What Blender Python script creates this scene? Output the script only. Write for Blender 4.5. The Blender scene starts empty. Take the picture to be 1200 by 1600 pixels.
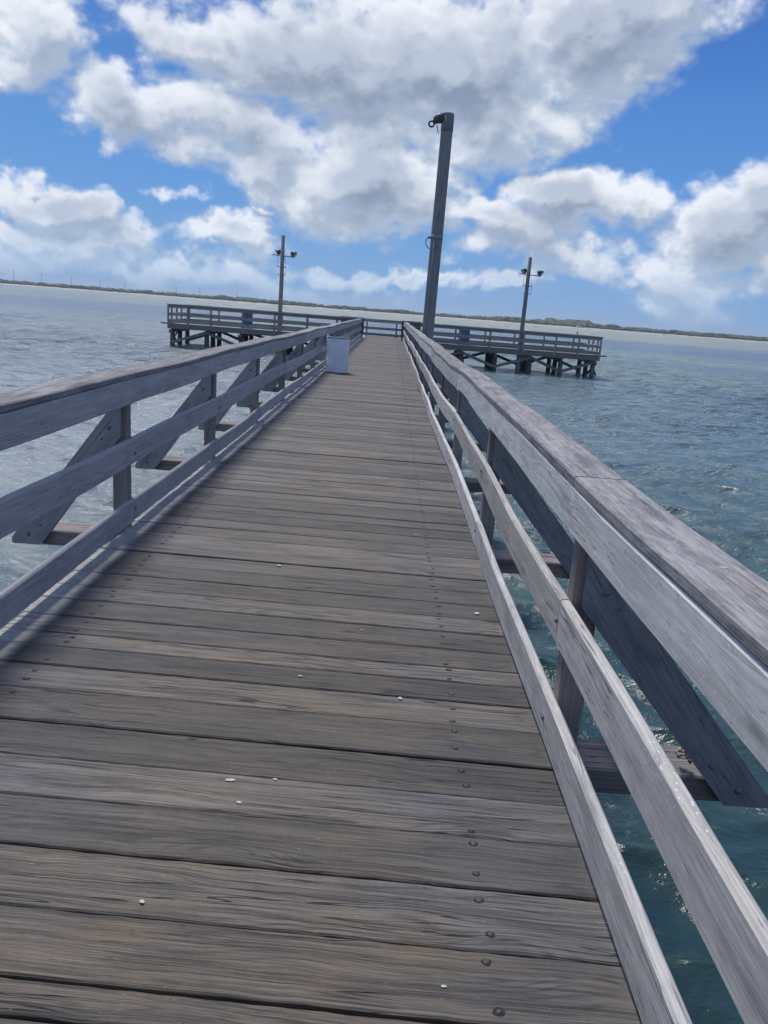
import bpy, math, random
import numpy as np
from mathutils import Vector, Matrix
random.seed(7); rng = np.random.default_rng(7)
S = bpy.context.scene
C = S.collection
R = math.radians

# ------------------------------------------------------------ camera
EYE = 1.6                       # metres above the deck (deck top is z = 0)
cam = bpy.data.objects.new('camera', bpy.data.cameras.new('camera')); C.objects.link(cam)
cam.data.sensor_fit = 'VERTICAL'; cam.data.sensor_height = 24.0
cam.data.lens = 24.0*1215/1600
cam.data.clip_start = 0.05; cam.data.clip_end = 20000
PITCH, YAW, ROLL = R(14.45), R(-0.50), R(4.38)
cam.matrix_world = (Matrix.Translation((0,0,EYE)) @ Matrix.Rotation(YAW,4,'Z') @
                    Matrix.Rotation(R(90)-PITCH,4,'X') @ Matrix.Rotation(ROLL,4,'Z'))
S.camera = cam
S.render.resolution_x, S.render.resolution_y = 768, 1024
S.view_settings.view_transform = 'Standard'; S.view_settings.look = 'None'
S.view_settings.exposure = 0.12; S.view_settings.gamma = 1.0

# ------------------------------------------------------------ sun + sky
SUN_DIR = Vector((-0.20, 0.46, 0.87)).normalized()      # towards the sun: ahead and a little left
SUN_EL = math.asin(SUN_DIR.z); SUN_AZ = math.atan2(SUN_DIR.x, SUN_DIR.y)
sun = bpy.data.objects.new('sun', bpy.data.lights.new('sun', 'SUN')); C.objects.link(sun)
sun.data.energy = 3.3; sun.data.angle = R(13); sun.data.color = (1.0, 0.95, 0.88)
sun.rotation_euler = SUN_DIR.to_track_quat('Z', 'Y').to_euler()

class NT:
    """tiny helper for writing node trees"""
    def __init__(s, nt): s.nt = nt; s.n = nt.nodes; s.l = nt.links
    def new(s, t, **k):
        o = s.n.new(t)
        for a, b in k.items(): setattr(o, a, b)
        return o
    def put(s, sock, v):
        if isinstance(v, bpy.types.NodeSocket): s.l.new(v, sock)
        elif v is not None:
            if sock.type == 'RGBA' and hasattr(v, '__len__') and len(v) == 3: v = (*v, 1)
            if sock.type == 'VECTOR' and not hasattr(v, '__len__'): v = (v, v, v)
            sock.default_value = v
    def m(s, op, a, b=None, c=None, clamp=False):
        o = s.new('ShaderNodeMath', operation=op, use_clamp=clamp)
        s.put(o.inputs[0], a); s.put(o.inputs[1], b); s.put(o.inputs[2], c)
        return o.outputs[0]
    def v(s, op, a, b=None, sc=None):
        o = s.new('ShaderNodeVectorMath', operation=op)
        s.put(o.inputs[0], a); s.put(o.inputs[1], b)
        if sc is not None: s.put(o.inputs['Scale'], sc)
        return o.outputs['Value'] if op in ('LENGTH', 'DOT_PRODUCT', 'DISTANCE') else o.outputs[0]
    def mix(s, f, a, b, mode='MIX'):
        o = s.new('ShaderNodeMix', data_type='RGBA', blend_type=mode)
        s.put(o.inputs[0], f); s.put(o.inputs[6], a); s.put(o.inputs[7], b)
        return o.outputs[2]
    def noise(s, vec, scale, detail=4, rough=0.5, dist=0.0, color=False, lac=2.0):
        o = s.new('ShaderNodeTexNoise'); s.put(o.inputs['Vector'], vec)
        s.put(o.inputs['Scale'], scale); s.put(o.inputs['Detail'], detail); s.put(o.inputs['Roughness'], rough)
        s.put(o.inputs['Distortion'], dist); s.put(o.inputs['Lacunarity'], lac)
        return o.outputs['Color'] if color else o.outputs['Fac']
    def rng(s, v, a, b, c=0.0, d=1.0, smooth=True):
        o = s.new('ShaderNodeMapRange', interpolation_type='SMOOTHSTEP' if smooth else 'LINEAR')
        s.put(o.inputs[0], v)
        for i, x in enumerate((a, b, c, d)): s.put(o.inputs[1+i], x)
        return o.outputs[0]
    def sep(s, v):
        o = s.new('ShaderNodeSeparateXYZ'); s.put(o.inputs[0], v); return o.outputs
    def com(s, x, y, z):
        o = s.new('ShaderNodeCombineXYZ')
        for i, k in enumerate((x, y, z)): s.put(o.inputs[i], k)
        return o.outputs[0]
    def hsv(s, col, h=.5, sa=1., v=1.):
        o = s.new('ShaderNodeHueSaturation'); s.put(o.inputs['Color'], col)
        s.put(o.inputs['Hue'], h); s.put(o.inputs['Saturation'], sa); s.put(o.inputs['Value'], v)
        return o.outputs[0]

# clouds: azimuth and elevation of each cloud body as seen from the pier (degrees), half width, half height, weight
CLOUDS = [
    (-23.77, 15.01, 3.98, 2.81, 1.5),
    (-25.43, 12.76, 2.11, 1.63, 0.9),
    (-13.82, 16.25, 4.44, 1.97, 1.0),
    (-16.56, 11.17, 5.08, 2.14, 1.2),
    (-10.01, 11.0, 6.41, 2.75, 1.2),
    (-12.96, 13.24, 2.87, 1.41, 0.6),
    (-3.02, 8.92, 8.33, 3.64, 1.8),
    (0.2, 7.14, 5.31, 2.0, 1.5),
    (-6.96, 9.37, 6.09, 3.04, 1.3),
    (0.31, 15.91, 13.74, 5.28, 1.9),
    (11.7, 17.86, 9.29, 3.35, 1.7),
    (5.82, 12.2, 6.34, 3.1, 1.5),
    (17.77, 18.59, 4.8, 2.48, 1.3),
    (11.03, 7.98, 5.43, 1.95, 1.6),
    (5.14, 6.45, 5.03, 1.62, 1.3),
    (8.02, 4.33, 6.49, 1.57, 0.9),
    (12.15, 2.69, 3.84, 1.09, 0.8),
    (21.11, 6.02, 6.85, 3.23, 1.7),
    (23.38, 8.18, 2.92, 2.19, 1.3),
    (18.32, 3.69, 5.14, 2.4, 1.4),
    (17.38, 1.77, 3.27, 0.83, 0.7),
    (-22.84, 5.16, 4.66, 1.7, 1.5),
    (-17.58, 3.96, 3.31, 0.96, 1.0),
    (-22.91, 2.84, 7.18, 1.33, 1.2),
    (-23.72, 1.38, 8.83, 1.18, 1.1),
    (-10.41, 3.39, 4.18, 1.24, 1.2),
    (-14.09, 6.23, 1.76, 0.87, 1.0),
    (-8.94, 5.09, 0.61, 0.33, 0.7),
    (-3.48, 2.24, 5.43, 0.94, 1.0),
    (0.15, 2.2, 2.72, 0.69, 0.9),
    (3.36, 1.79, 2.71, 0.6, 0.9),
    (7.91, 1.33, 4.42, 0.69, 0.7),
    (-16.14, 1.43, 8.22, 0.99, 1.0),
    (-8.35, 1.0, 8.14, 0.86, 0.8)]

world = bpy.data.worlds.new("World"); S.world = world; world.use_nodes = True
w = NT(world.node_tree); w.n.clear()
sky = w.new('ShaderNodeTexSky', sky_type='NISHITA', sun_disc=False)
sky.sun_elevation = SUN_EL; sky.sun_rotation = SUN_AZ
sky.air_density = 1.0; sky.dust_density = 0.2; sky.ozone_density = 3.0
tc = w.new('ShaderNodeTexCoord')
dirv = w.v('NORMALIZE', tc.outputs['Generated'])

# node group: how much cloud there is in one direction
g = bpy.data.node_groups.new('cloud_density', 'ShaderNodeTree')
g.interface.new_socket('Dir', in_out='INPUT', socket_type='NodeSocketVector')
g.interface.new_socket('Density', in_out='OUTPUT', socket_type='NodeSocketFloat')
q = NT(g); gi = q.new('NodeGroupInput'); go = q.new('NodeGroupOutput')
d = gi.outputs[0]
sx, sy, sz = q.sep(d)
az = q.m('MULTIPLY', q.m('ARCTAN2', sx, sy), 57.29578)
el = q.m('MULTIPLY', q.m('ARCSINE', sz), 57.29578)
ae = q.com(az, el, 0.0)
# fray the outlines by pushing the lookup position about
wob = q.noise(d, 6.0, 5, 0.62, color=True)
wob = q.v('SUBTRACT', wob, (0.5, 0.5, 0.5))
ae2 = q.v('ADD', ae, q.v('MULTIPLY', wob, (15.0, 9.0, 0.0)))
best = None
for (a, e, rx, ry, wt) in CLOUDS:
    dd = q.v('LENGTH', q.v('MULTIPLY', q.v('SUBTRACT', ae2, (a, e, 0)), (1/rx, 1/ry, 0)))
    val = q.m('MULTIPLY_ADD', dd, -wt*0.85, wt*1.02)
    best = val if best is None else q.m('SMOOTH_MAX', best, val, 0.25)
# the rest of the sky (out of the picture) carries scattered cloud too
away = q.rng(q.m('ABSOLUTE', az), 32, 45)
high = q.rng(el, 24, 34)
other = q.m('MULTIPLY_ADD', q.noise(d, 2.6, 3, 0.5), 3.2, -1.40)
out = q.m('MAXIMUM', away, high)
best = q.m('MAXIMUM', best, q.m('ADD', other, q.m('MULTIPLY_ADD', out, 3.0, -3.0)))
dz = q.v('MULTIPLY', d, (1.0, 1.0, 1.5))
f1 = q.m('SUBTRACT', q.noise(dz, 8.0, 9, 0.62), 0.5)
# cauliflower heads: inverted cell distance at two sizes
def cells(sc):
    vo = q.new('ShaderNodeTexVoronoi', feature='F1'); q.put(vo.inputs['Vector'], q.v('ADD', dz, q.v('SCALE', wob, sc=0.06)))
    q.put(vo.inputs['Scale'], sc); return q.m('SUBTRACT', 0.42, vo.outputs['Distance'])
puff = q.m('ADD', q.m('MULTIPLY', cells(15.0), 0.42), q.m('MULTIPLY', cells(36.0), 0.36))
low = q.rng(el, 2, 12, 1.05, 1.0)
den = q.m('ADD', best, q.m('MULTIPLY', q.m('ADD', q.m('MULTIPLY', f1, 2.5), puff), low))
q.l.new(den, go.inputs[0])
def dens(vec):
    n = w.new('ShaderNodeGroup'); n.node_tree = g; w.put(n.inputs[0], vec); return n.outputs[0]
D0 = dens(dirv)
D1 = dens(w.v('NORMALIZE', w.v('ADD', dirv, (-0.010, 0.0, 0.022))))
cover = w.rng(D0, -0.10, 0.62)
_, _, wz = w.sep(dirv)
lit = w.rng(w.m('SUBTRACT', D0, D1), -0.42, 0.50)
big = w.noise(w.v('MULTIPLY', dirv, (1.0, 1.0, 1.6)), 5.5, 4, 0.55)
thick = w.rng(w.m('ADD', D0, w.m('MULTIPLY_ADD', big, 2.4, -1.2)), 0.30, 1.45)
lowf = w.rng(wz, 0.0, 0.11)
shade = w.mix(lit, (0.39, 0.47, 0.60), (0.84, 0.87, 0.93))
core = w.mix(lit, (0.24, 0.30, 0.41), (0.47, 0.53, 0.64))
ccol = w.mix(thick, shade, core)
ccol = w.mix(lowf, w.mix(0.5, ccol, (0.40, 0.58, 0.82)), ccol)
wx, wy, _z = w.sep(dirv)
# the Nishita sky, pulled towards the clean maritime blue of the day
blue = w.mix(w.rng(wz, 0.0, 0.16), (1.75, 3.6, 6.7), (0.95, 2.9, 6.9))
blue = w.mix(w.rng(wz, 0.10, 0.42), blue, (0.20, 1.15, 4.9))
blue = w.mix(w.rng(wx, -0.1, -0.6, 0.0, 0.35), blue, (1.3, 3.1, 6.4))
skyc = w.mix(0.92, sky.outputs[0], blue)
bg1 = w.new('ShaderNodeBackground'); w.put(bg1.inputs[0], skyc); bg1.inputs[1].default_value = 0.095
bg2 = w.new('ShaderNodeBackground'); w.put(bg2.inputs[0], ccol); bg2.inputs[1].default_value = 1.0
wm = w.new('ShaderNodeMixShader'); cov = w.m('MULTIPLY', cover, w.rng(wz, -0.01, 0.05, 0.35, 1.0))
w.put(wm.inputs[0], w.m('MULTIPLY', cov, 0.96)); w.l.new(bg1.outputs[0], wm.inputs[1]); w.l.new(bg2.outputs[0], wm.inputs[2])
wo = w.new('ShaderNodeOutputWorld'); w.l.new(wm.outputs[0], wo.inputs[0])

# ------------------------------------------------------------ materials
def mat(name):
    m = bpy.data.materials.new(name); m.use_nodes = True
    t = NT(m.node_tree); t.n.clear()
    b = t.new('ShaderNodeBsdfPrincipled'); o = t.new('ShaderNodeOutputMaterial')
    t.l.new(b.outputs[0], o.inputs[0])
    return m, t, b

EDGE = None
def wood(name, light, dark, weather=0.5, grain=1.0, stain=(0.02, 0.022, 0.03), warm=(0.16, 0.11, 0.07), cracks=0.6, spots=0.0, rough=0.8, bump=0.6, knots=1.0, deck_tones=False, ring=0.5, mottle=0.0, varied=0.42):
    """grain runs along x of the 'wco' attribute; z is a seed per board"""
    m, t, b = mat(name)
    a = t.new('ShaderNodeAttribute', attribute_name='wco')
    co = a.outputs['Vector']
    x, y, z = t.sep(co)
    seed = z
    # knots bend the grain round themselves
    kv = t.new('ShaderNodeTexVoronoi', feature='F1'); t.put(kv.inputs['Vector'], t.v('MULTIPLY', co, (1.7, 7.0, 3.1))); t.put(kv.inputs['Scale'], 1.0); t.put(kv.inputs['Randomness'], 1.0)
    kd = kv.outputs['Distance']
    knot = t.rng(kd, 0.0, 0.16, 1.0, 0.0)
    swirl = t.rng(kd, 0.0, 0.55, 1.0, 0.0)
    bend = t.noise(t.v('MULTIPLY', co, (1.2, 5.0, 3.1)), 1.0, 3, 0.5)
    yy = t.m('ADD', y, t.m('MULTIPLY', t.m('SUBTRACT', bend, 0.5), 0.026))
    yy = t.m('ADD', yy, t.m('MULTIPLY', swirl, 0.018*knots))
    gv = t.com(x, yy, seed)
    g1 = t.noise(t.v('MULTIPLY', gv, (1.1, 85.0, 3.1)), 1.0, 7, 0.72)
    g2 = t.noise(t.v('MULTIPLY', gv, (3.0, 330.0, 3.1)), 1.0, 4, 0.7)
    rn = t.noise(t.v('MULTIPLY', t.com(x, t.m('ADD', y, t.m('MULTIPLY', swirl, 0.05*knots)), seed), (0.34, 7.0, 3.1)), 1.0, 2, 0.45)
    fr = t.m('ABSOLUTE', t.m('SUBTRACT', t.m('FRACT', t.m('MULTIPLY', rn, 22.0)), 0.5))      # growth rings cut by the saw
    rl = t.m('MULTIPLY', t.rng(fr, 0.0, 0.26, 1.0, 0.0), t.rng(t.noise(t.v('MULTIPLY', co, (1.5, 6.0, 3.1)), 1.0, 3, 0.6), 0.36, 0.60))
    blot = t.noise(t.v('MULTIPLY', co, (2.2, 9.0, 3.1)), 1.0, 6, 0.6)
    blot2 = t.noise(t.v('MULTIPLY', co, (11.0, 22.0, 3.1)), 1.0, 5, 0.65)
    wn = t.new('ShaderNodeTexWhiteNoise', noise_dimensions='1D'); t.put(wn.inputs['W'], t.m('MULTIPLY', seed, 1.37))
    per = wn.outputs['Value']
    gr = t.m('ADD', t.m('MULTIPLY', g1, 0.55), t.m('MULTIPLY', g2, 0.50))
    gr = t.m('SUBTRACT', gr, t.m('MULTIPLY', rl, 0.13*ring))
    col = t.mix(t.rng(gr, 0.38, 0.66), dark, light)
    if mottle:
        mo = t.noise(t.v('MULTIPLY', co, (2.6, 20.0, 3.1)), 1.0, 8, 0.72)
        mo2 = t.noise(t.v('MULTIPLY', co, (14.0, 60.0, 3.1)), 1.0, 5, 0.7)
        mc = t.mix(t.rng(t.m('ADD', t.m('MULTIPLY', mo, 0.65), t.m('MULTIPLY', mo2, 0.35)), 0.40, 0.62), dark, light)
        col = t.mix(mottle, col, mc)
    col = t.mix(t.m('MULTIPLY', t.rng(blot, 0.50, 0.72), 0.45*weather), col, warm)
    col = t.mix(t.m('MULTIPLY', t.rng(blot, 0.50, 0.28), 0.7*weather), col, stain)
    col = t.mix(t.m('MULTIPLY', t.rng(blot2, 0.60, 0.76), 0.75*weather), col, stain)
    wnc = t.new('ShaderNodeTexWhiteNoise', noise_dimensions='1D'); t.put(wnc.inputs['W'], t.m('MULTIPLY', seed, 2.11))
    col = t.hsv(col, 0.5, t.m('MULTIPLY_ADD', wnc.outputs['Value'], 0.9, 0.45), t.m('MULTIPLY_ADD', per, varied, 1.0-varied/2))
    # long drying cracks
    ck = t.noise(t.v('MULTIPLY', gv, (0.9, 34.0, 3.1)), 1.0, 2, 0.4)
    ckm = t.noise(t.v('MULTIPLY', co, (1.3, 4.0, 3.1)), 1.0, 2, 0.5)
    line = t.m('MULTIPLY', t.rng(t.m('ABSOLUTE', t.m('SUBTRACT', ck, 0.53)), 0.002, 0.013, 1.0, 0.0), t.rng(ckm, 0.46, 0.56))
    line = t.m('MULTIPLY', line, cracks)
    col = t.mix(line, col, (0.008, 0.009, 0.012))
    col = t.mix(t.m('MULTIPLY', knot, 0.65*knots), col, t.mix(0.5, dark, (0.03, 0.022, 0.02)))
    if spots:
        dash = t.noise(t.v('MULTIPLY', co, (16.0, 150.0, 3.1)), 1.0, 2, 0.5)
        col = t.mix(t.m('MULTIPLY', t.rng(dash, 0.70, 0.76), 0.8), col, stain)
        sp = t.new('ShaderNodeTexVoronoi', feature='F1'); t.put(sp.inputs['Vector'], t.v('MULTIPLY', co, (30.0, 70.0, 9.0))); t.put(sp.inputs['Scale'], 1.0)
        sm = t.m('MULTIPLY', t.rng(sp.outputs['Distance'], 0.10, 0.2, 1.0, 0.0), t.rng(t.noise(t.v('MULTIPLY', co, (2.5, 6.0, 3.1)), 1.0, 2), 0.52, 0.62))
        col = t.mix(t.m('MULTIPLY', sm, spots), col, (0.75, 0.74, 0.70))
    if deck_tones:     # a tan path worn down the middle, purple-grey boards towards the rails
        geo0 = t.new('ShaderNodeNewGeometry'); qx, qy, qz = t.sep(geo0.outputs['Position'])
        q1 = t.m('ADD', qx, t.m('MULTIPLY', t.m('SUBTRACT', t.noise(t.v('MULTIPLY', co, (1.3, 5.0, 3.1)), 1.0, 4, 0.6), 0.5), 1.7))
        mid_ = t.m('MULTIPLY', t.rng(q1, -1.25, -0.75), t.rng(q1, 0.0, 0.4, 1.0, 0.0))
        col = t.mix(mid_, t.mix(0.55, col, t.mix(1.0, col, (0.96, 0.98, 1.10), 'MULTIPLY')), t.mix(1.0, col, (1.14, 1.02, 0.87), 'MULTIPLY'))
        fl = t.noise(t.v('MULTIPLY', co, (40.0, 130.0, 9.0)), 1.0, 2, 0.5)
        col = t.mix(t.m('MULTIPLY', t.rng(fl, 0.715, 0.75), 0.4), col, (0.32, 0.31, 0.28))
    if deck_tones:     # paler strip along each rail, strongest on the left
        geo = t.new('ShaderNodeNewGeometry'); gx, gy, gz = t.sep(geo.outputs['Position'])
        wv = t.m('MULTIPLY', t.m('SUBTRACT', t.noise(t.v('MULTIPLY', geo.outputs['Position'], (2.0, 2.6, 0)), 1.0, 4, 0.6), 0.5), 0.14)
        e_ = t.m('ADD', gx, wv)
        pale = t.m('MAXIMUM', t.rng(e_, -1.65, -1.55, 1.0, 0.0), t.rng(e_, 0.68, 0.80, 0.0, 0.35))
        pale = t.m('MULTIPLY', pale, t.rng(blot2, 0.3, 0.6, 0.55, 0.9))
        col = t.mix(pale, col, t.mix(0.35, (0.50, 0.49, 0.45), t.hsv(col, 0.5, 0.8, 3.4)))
    t.put(b.inputs['Base Color'], col)
    t.put(b.inputs['Roughness'], t.m('MULTIPLY_ADD', gr, 0.2, rough-0.1))
    b.inputs['Specular IOR Level'].default_value = 0.6 if deck_tones else 0.35
    h = t.m('ADD', t.m('MULTIPLY', gr, 0.0030*grain), t.m('MULTIPLY', line, -0.007))
    h = t.m('ADD', h, t.m('MULTIPLY', blot2, 0.0012))
    bp = t.new('ShaderNodeBump'); bp.inputs['Distance'].default_value = 1.0; bp.inputs['Strength'].default_value = bump
    t.put(bp.inputs['Height'], h); t.l.new(bp.outputs[0], b.inputs['Normal'])
    return m

M = {}
M['deck'] = wood('deck_planks', (0.135, 0.123, 0.108), (0.012, 0.0115, 0.0115), weather=1.0, grain=1.6, stain=(0.022, 0.024, 0.031), warm=(0.15, 0.118, 0.078), cracks=1.0, knots=1.3, deck_tones=True, bump=1.0, ring=0.6, varied=0.95, rough=0.66)
M['rail_worn'] = wood('worn_rail', (0.66, 0.64, 0.60), (0.33, 0.32, 0.305), weather=0.75, stain=(0.17, 0.168, 0.17), warm=(0.42, 0.36, 0.31), cracks=0.6, spots=0.9, knots=1.1, ring=0.7, mottle=0.42)
M['rail_cap'] = wood('stained_cap', (0.37, 0.36, 0.36), (0.10, 0.10, 0.108), weather=0.8, stain=(0.04, 0.042, 0.052), warm=(0.24, 0.20, 0.17), cracks=0.4, spots=0.35, mottle=0.6, ring=0.4)
M['rail_grey'] = wood('grey_rail', (0.52, 0.515, 0.505), (0.28, 0.28, 0.28), weather=0.5, stain=(0.20, 0.21, 0.23), warm=(0.50, 0.47, 0.44), cracks=0.35, mottle=0.3, ring=0.9)
M['post'] = wood('post_wood', (0.30, 0.26, 0.235), (0.15, 0.13, 0.12), weather=0.6, stain=(0.08, 0.08, 0.095), warm=(0.36, 0.27, 0.21), cracks=0.5)
M['brace'] = wood('brace_wood', (0.32, 0.325, 0.345), (0.17, 0.175, 0.19), weather=0.7, stain=(0.06, 0.065, 0.08), warm=(0.32, 0.29, 0.27), cracks=0.5, mottle=0.4)
M['beam'] = wood('beam_wood', (0.28, 0.235, 0.22), (0.12, 0.105, 0.10), weather=0.7, stain=(0.06, 0.065, 0.06), warm=(0.3, 0.22, 0.18), cracks=0.9)
M['far'] = wood('platform_wood', (0.21, 0.215, 0.21), (0.11, 0.115, 0.115), weather=0.6, stain=(0.05, 0.055, 0.07), warm=(0.3, 0.25, 0.22), cracks=0.3)
M['farrail'] = wood('platform_rail', (0.30, 0.295, 0.285), (0.17, 0.17, 0.17), weather=0.5, stain=(0.09, 0.1, 0.12), warm=(0.38, 0.32, 0.27), cracks=0.3)
M['pile'] = wood('pile_wood', (0.13, 0.135, 0.13), (0.05, 0.055, 0.055), weather=0.9, stain=(0.02, 0.026, 0.024), warm=(0.12, 0.10, 0.07), cracks=0.6)
M['pole'] = wood('pole_wood', (0.27, 0.285, 0.29), (0.12, 0.13, 0.14), weather=0.5, stain=(0.06, 0.065, 0.07), warm=(0.2, 0.19, 0.16), cracks=0.8, knots=0.4)
M['screen'] = wood('screen_wood', (0.12, 0.12, 0.13), (0.05, 0.05, 0.06), weather=0.6, cracks=0.5)

def simple(name, col, rough=0.6, metal=0.0, var=0.25, scale=8.0, dark=None):
    m, t, b = mat(name)
    tc = t.new('ShaderNodeTexCoord')
    n = t.noise(tc.outputs['Object'], scale, 5, 0.6)
    d2 = dark or tuple(c*0.5 for c in col)
    t.put(b.inputs['Base Color'], t.mix(t.m('MULTIPLY', t.rng(n, 0.45, 0.75), var*2), col, d2))
    t.put(b.inputs['Roughness'], t.m('MULTIPLY_ADD', n, 0.2, rough-0.1)); b.inputs['Metallic'].default_value = metal
    bp = t.new('ShaderNodeBump'); bp.inputs['Distance'].default_value = 0.004; bp.inputs['Strength'].default_value = 0.4
    t.put(bp.inputs['Height'], n); t.l.new(bp.outputs[0], b.inputs['Normal'])
    return m
M['nail'] = simple('nail_steel', (0.075, 0.072, 0.078), 0.75, 0.1, 0.4, 40)
M['bolt'] = simple('bolt_rust', (0.20, 0.19, 0.19), 0.6, 0.5, 0.4, 40)
M['galv'] = simple('galvanised', (0.22, 0.24, 0.26), 0.5, 0.5, 0.3, 12)
M['lamp'] = simple('lamp_housing', (0.05, 0.055, 0.06), 0.5, 0.3, 0.3, 12)
M['glass'] = simple('lamp_glass', (0.35, 0.38, 0.40), 0.15, 0.0, 0.1, 5)
M['drum'] = simple('drum_paint', (0.66, 0.73, 0.80), 0.32, 0.0, 0.15, 3, (0.42, 0.46, 0.50))
M['rim'] = simple('drum_rim', (0.20, 0.22, 0.25), 0.6, 0.2, 0.4, 14)
M['blue'] = simple('blue_plastic', (0.045, 0.10, 0.21), 0.5, 0.0, 0.2, 5)
M['wire'] = simple('cable', (0.03, 0.03, 0.035), 0.6)
M['dropping'] = simple('dropping', (0.50, 0.49, 0.46), 0.85, 0, 0.5, 90, (0.22, 0.21, 0.19))
M['shell'] = simple('barnacle', (0.40, 0.38, 0.30), 0.9, 0, 0.5, 60, (0.06, 0.06, 0.05))
M['red'] = simple('buoy_red', (0.22, 0.05, 0.045), 0.6)
M['white'] = simple('white_wall', (0.7, 0.7, 0.68), 0.7)
M['pylon'] = simple('pylon_steel', (0.13, 0.15, 0.17), 0.6)

# ------------------------------------------------------------ mesh helper
class MB:
    """collects shapes; every corner gets a 'wco' value (metres along grain, metres round, board seed)"""
    def __init__(s): s.v = []; s.f = []; s.w = []; s.sm = []
    def board(s, p0, p1, wdir, w_, t_, n=1, ch=0.004, seed=None, wob=0.0, edge=0.0, bend=None, twist=0.0):
        """board from p0 to p1; cross-section w_ along wdir and t_ across it, centred on the axis"""
        p0 = Vector(p0); p1 = Vector(p1); ax = (p1-p0); L = ax.length; ax.normalize()
        wd = Vector(wdir); wd = (wd - ax*wd.dot(ax)).normalized(); td = ax.cross(wd)
        seed = random.random()*40 if seed is None else seed
        a, b = w_/2, t_/2
        ch = min(ch, a*.4, b*.4)
        prof = [(-a+ch,-b),(a-ch,-b),(a,-b+ch),(a,b-ch),(a-ch,b),(-a+ch,b),(-a,b-ch),(-a,-b+ch)]
        per = [0]
        for i in range(8):
            q0, q1 = prof[i], prof[(i+1) % 8]; per.append(per[-1]+math.hypot(q1[0]-q0[0], q1[1]-q0[1]))
        base = len(s.v); off = random.random()*20
        ea = [random.uniform(-1,1) for _ in range(n+1)]; eb = [random.uniform(-1,1) for _ in range(n+1)]
        ph = random.random()*6.28; ph2 = random.random()*6.28
        for i in range(n+1):
            u = i/n; c = p0 + ax*(L*u)
            if bend: c = c + Vector(bend(c))
            c = c + td*(wob*math.sin(u*3.3+ph)) + wd*(wob*0.6*math.sin(u*2.6+ph2))
            for j, (x, y) in enumerate(prof):
                e = edge*(ea[i] if x > 0 else eb[i])
                s.v.append(c + wd*(x+e) + td*(y + twist*x*(u-0.5)))
        for i in range(n):
            for j in range(8):
                k = (j+1) % 8; b0 = base+i*8; b1 = b0+8
                s.f.append((b0+j, b0+k, b1+k, b1+j)); s.sm.append(False)
                u0, u1 = off+L*i/n, off+L*(i+1)/n
                s.w += [(u0,per[j],seed),(u0,per[j+1],seed),(u1,per[j+1],seed),(u1,per[j],seed)]
        e0 = list(range(base+7, base-1, -1)); e1 = list(range(base+n*8, base+n*8+8))
        for ring in (e0, e1):
            s.f.append(tuple(ring)); s.sm.append(False)
            for idx in ring:
                x, y = prof[(idx-base) % 8]; s.w.append((off+x*.3, y, seed+0.5))
        return s
    def box(s, c, d, **k):
        """axis aligned box: centre and size, grain along its longest side"""
        c = Vector(c); i = max(range(3), key=lambda a: d[a]); A = [Vector((1,0,0)),Vector((0,1,0)),Vector((0,0,1))]
        j, l = [a for a in range(3) if a != i]
        if d[j] < d[l]: j, l = l, j
        return s.board(c-A[i]*d[i]/2, c+A[i]*d[i]/2, A[j], d[j], d[l], **k)
    def tube(s, pts, rad, seg=12, caps=True, seed=None, smooth=True):
        pts = [Vector(p) for p in pts]; rad = rad if hasattr(rad, '__len__') else [rad]*len(pts)
        seed = random.random()*40 if seed is None else seed
        base = len(s.v); L = 0; Ls = []
        up = None
        for i, p in enumerate(pts):
            if i: L += (p-pts[i-1]).length
            Ls.append(L)
            tg = (pts[min(i+1,len(pts)-1)]-pts[max(i-1,0)]).normalized()
            if up is None:
                up = Vector((1,0,0)) if abs(tg.x) < 0.9 else Vector((0,1,0))
            up = (up - tg*up.dot(tg)).normalized(); sd = tg.cross(up)
            for j in range(seg):
                a = 2*math.pi*j/seg; s.v.append(p + (up*math.cos(a)+sd*math.sin(a))*rad[i])
        for i in range(len(pts)-1):
            for j in range(seg):
                k = (j+1) % seg; b0 = base+i*seg; b1 = b0+seg
                s.f.append((b0+j, b0+k, b1+k, b1+j)); s.sm.append(smooth)
                r0 = rad[i]*6.283/seg
                s.w += [(Ls[i],j*r0,seed),(Ls[i],(j+1)*r0,seed),(Ls[i+1],(j+1)*r0,seed),(Ls[i+1],j*r0,seed)]
        if caps:
            for ring in (list(range(base+seg-1, base-1, -1)), list(range(base+(len(pts)-1)*seg, base+len(pts)*seg))):
                s.f.append(tuple(ring)); s.sm.append(False); s.w += [(0.1*(q_ % 5), 0.02*q_, seed) for q_ in ring]
        return s
    def prism(s, poly, y0, y1, seed=None, grain=(1,0)):
        """polygon in the x-z plane, thickened from y0 to y1"""
        seed = random.random()*40 if seed is None else seed
        n = len(poly); b = len(s.v)
        for y in (y0, y1): s.v += [Vector((x, y, z)) for x, z in poly]
        gx, gz = grain
        W = lambda i: (poly[i][0]*gx+poly[i][1]*gz, -poly[i][0]*gz+poly[i][1]*gx, seed)
        f0 = tuple(range(b, b+n)); f1 = tuple(range(b+2*n-1, b+n-1, -1))
        s.f += [f0, f1]; s.sm += [False, False]
        s.w += [W(i-b) for i in f0] + [W(i-b-n) for i in f1]
        for i in range(n):
            k = (i+1) % n
            s.f.append((b+i, b+n+i, b+n+k, b+k)); s.sm.append(False)
            w0, w1 = W(i), W(k); s.w += [w0, (w0[0], w0[1]+.04, seed), (w1[0], w1[1]+.04, seed), w1]
        return s
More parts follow.
